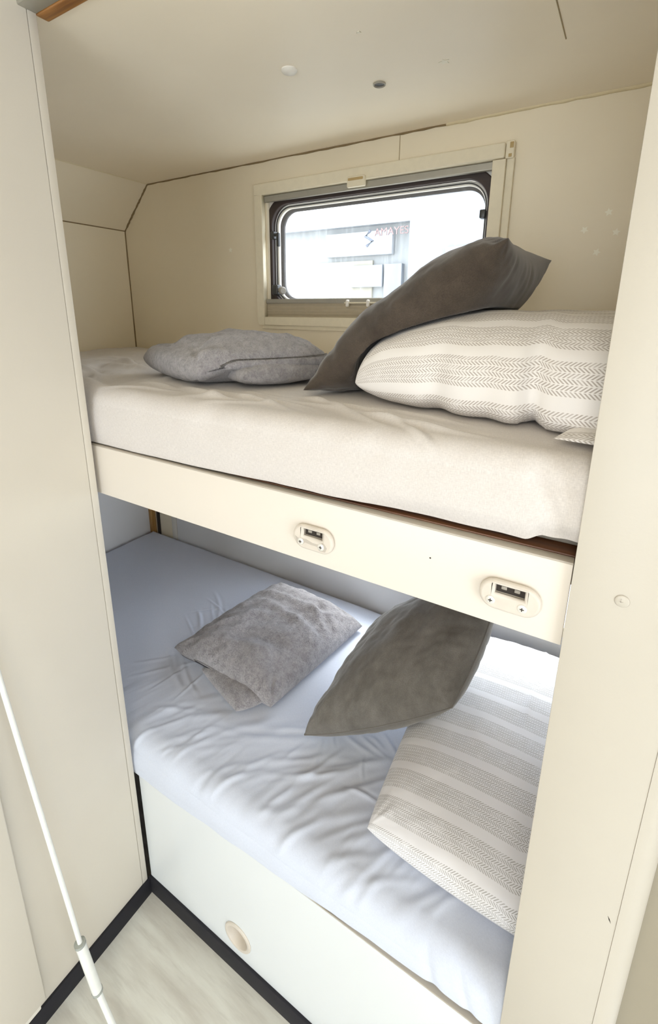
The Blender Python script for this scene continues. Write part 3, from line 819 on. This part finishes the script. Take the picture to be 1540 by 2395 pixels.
# jointed white pole leaning on the partition
top = at(-70, 1361, 0, XP+.034); mid1 = at(187, 2206, 0, -.705); mid2 = at(228, 2318, 0, -.690)
foot = at(300, 2478, 2, .004)
po = tag(empty('pole', (foot.x, foot.y, 0)), 'thin white pole with a sleeve joint leaning on the left partition', 'pole')
tube('upper_rod', [top, top.lerp(mid1, .5), mid1 + (mid2-mid1)*.1], .0044, M['pole'], po, 16)
tube('lower_rod', [mid1.lerp(mid2, .9), mid2.lerp(foot, .5), foot], .0060, M['pole'], po, 16)
tube('sleeve', [mid1, mid2], .0092, M['pole'], po, 24)
for q0, q1 in ((mid1, mid2), (mid2, mid1)):
    e_ = (q1-q0).normalized()
    tube('sleeve_clip', [q0-e_*.002, q0+e_*.004], .0100, M['clear'], po, 24)

# ------------------------------------------------------------------ outside the window
def out_at(u, v, y): return at(u, v, 1, y)
YO = 6.0
M['facade'] = paint('pale painted facade', srgb(146, 147, 145), .7)
M['facade_blue'] = paint('pale blue cladding', srgb(136, 142, 150), .6)
M['facade_yellow'] = paint('pale yellow shop front', srgb(150, 145, 130), .7)
M['sign'] = plain('white sign board', srgb(154, 157, 161), .5)
M['letter_red'] = plain('faded red lettering', srgb(146, 118, 114), .6)
M['letter_grey'] = plain('faded grey blue lettering', srgb(112, 117, 130), .6)
M['ground'] = paint('light paving', srgb(196, 192, 184), .8)
bd = tag(empty('shop_building', (-2.5, YO+1, -1.0)), 'pale shop building with a sign board, outside beyond the upper window', 'building')
def fac(name, u0, v0, u1, v1, y, depth, mat):
    a, b = out_at(u0, v0, y), out_at(u1, v1, y)
    x0, x1 = sorted((a.x, b.x)); z0, z1 = sorted((a.z, b.z))
    return x0, x1, z0, z1
xl, xr = out_at(655, 560, YO).x - 1.2, out_at(968, 560, YO).x
zt_ = out_at(800, 510, YO).z
box('wall', (xl, xr, YO, YO+2, -1.0, zt_), M['facade'], bd)
box('cornice', (xl, xr+.03, YO-.12, YO, zt_-.14, zt_+.02), M['sign'], bd)
zs0, zs1 = out_at(850, 600, YO).z, out_at(850, 545, YO).z
sg = box('sign_board', (out_at(772, 560, YO).x, xr-.25, YO-.10, YO, zs0, zs1), M['sign'], bd, bevel=.01)
box('shop_front', (out_at(745, 650, YO).x, xr-.55, YO-.04, YO, -1.0, zs0-.06), M['facade_yellow'], bd)
wd = box('shop_window', (out_at(828, 650, YO).x, out_at(900, 650, YO).x, YO-.09, YO-.04, out_at(860, 672, YO).z, out_at(860, 622, YO).z), M['facade_blue'], bd)
box('entrance', (out_at(905, 650, YO).x, out_at(945, 650, YO).x, YO-.09, YO, -1.0, zs0-.12), M['facade_blue'], bd)
def lettering(txt, u, v, size, mat, parent):
    cu = bpy.data.curves.new('t', 'FONT'); cu.body = txt; cu.size = size; cu.extrude = .006
    o = bpy.data.objects.new('t', cu); col.objects.link(o); dg = bpy.context.evaluated_depsgraph_get()
    me = bpy.data.meshes.new_from_object(o.evaluated_get(dg)); bpy.data.objects.remove(o)
    p = out_at(u, v, YO-.106); me.transform(Matrix.Translation(p) @ FRONT)
    me.materials.clear(); return link_mesh('lettering', me, mat, parent)
lettering('AMAYESC', 876, 552, .13, M['letter_red'], sg)
ps = [(0, .10), (-.07, .03), (.04, -.03), (-.05, -.09)]
lp = out_at(866, 558, YO-.11)
tube('emblem', [Vector((lp.x+a, YO-.11, lp.z+b)) for a, b in ps], .018, M['letter_grey'], sg)
bd2 = tag(empty('annex_building', (2.0, YO-.3, -1.0)), 'pale blue clad block to the right of the shop, beyond the upper window', 'building')
box('wall', (xr+.06, xr+4.2, YO-.3, YO+2, -1.0, out_at(1100, 380, YO-.3).z), M['facade_blue'], bd2)
a, b = out_at(1042, 640, YO-.3), out_at(1105, 575, YO-.3)
box('window_frame', (a.x, b.x+.3, YO-.36, YO-.3, a.z-.2, b.z), M['sign'], bd2, bevel=.01)
box('window_panel', (a.x+.06, b.x+.24, YO-.38, YO-.36, a.z-.14, b.z-.06), M['facade_blue'], bd2)
struct(box('ground', (-9, 9, YB+.2, 14, -1.03, -1.0), M['ground']))

# ------------------------------------------------------------------ light
w = bpy.data.worlds.new('sky'); sc.world = w; w.use_nodes = True
bg = w.node_tree.nodes['Background']; bg.inputs[0].default_value = (.88, .94, 1.0, 1); bg.inputs[1].default_value = 3.6
def area(name, loc, target, sx, sy, power, color, portal=False):
    l = bpy.data.lights.new(name, 'AREA'); l.shape = 'RECTANGLE'; l.size = sx; l.size_y = sy; l.energy = power; l.color = color
    o = bpy.data.objects.new(name, l); col.objects.link(o); o.location = loc
    o.rotation_euler = (Vector(target)-Vector(loc)).to_track_quat('-Z', 'Z').to_euler()
    if portal: l.cycles.is_portal = True
    return o
lampo = tag(empty('ceiling_lamp', (.1, -.45, ZC)), 'unseen round ceiling lamp added as warm fill in front of the bunks', 'lamp')  # unseen lamp, added to give the upper part warm fill
lathe('lamp_base', [(.0, 0), (.10, 0), (.10, .012), (.09, .018), (0, .018)], (.1, -.45, ZC-.001), (0, 0, -1), M['plastic_white'], lampo)
a_ = area('fill_lamp_light', (.1, -.45, ZC-.03), (.1, -.35, 0), .18, .18, 2.5, (1, .9, .76)); a_.data.shape = 'DISK'
area('portal_door', (.04, -2.38, 1.015), (.04, 0, 1.015), 1.52, 1.53, 1, (1, 1, 1), True)
area('portal_side', (1.52, -.45, .925), (0, -.45, .925), 1.0, 1.65, 1, (1, 1, 1), True)
area('portal_window', (-.64, YB+.07, 1.615), (-.64, 0, 1.615), .70, .36, 1, (1, 1, 1), True)
sl_ = bpy.data.lights.new('sun', 'SUN'); sl_.energy = 2.2; sl_.angle = math.radians(20); sl_.color = (1, .95, .84)
so_ = bpy.data.objects.new('sun', sl_); col.objects.link(so_); so_.location = (0, 4, 6)
so_.rotation_euler = Vector((.05, -.5, -.87)).to_track_quat('-Z', 'Z').to_euler()
area('portal_window_low', (-.3125, YB+.05, .845), (-.3125, 0, .845), 1.09, .43, 1, (1, 1, 1), True)

sc.view_settings.view_transform = 'Standard'; sc.view_settings.look = 'None'
sc.view_settings.gamma = 1; sc.view_settings.use_curve_mapping = False
sc.view_settings.exposure = 0.64
sc.cycles.use_denoising = True
sc.cycles.max_bounces = 12; sc.cycles.diffuse_bounces = 8
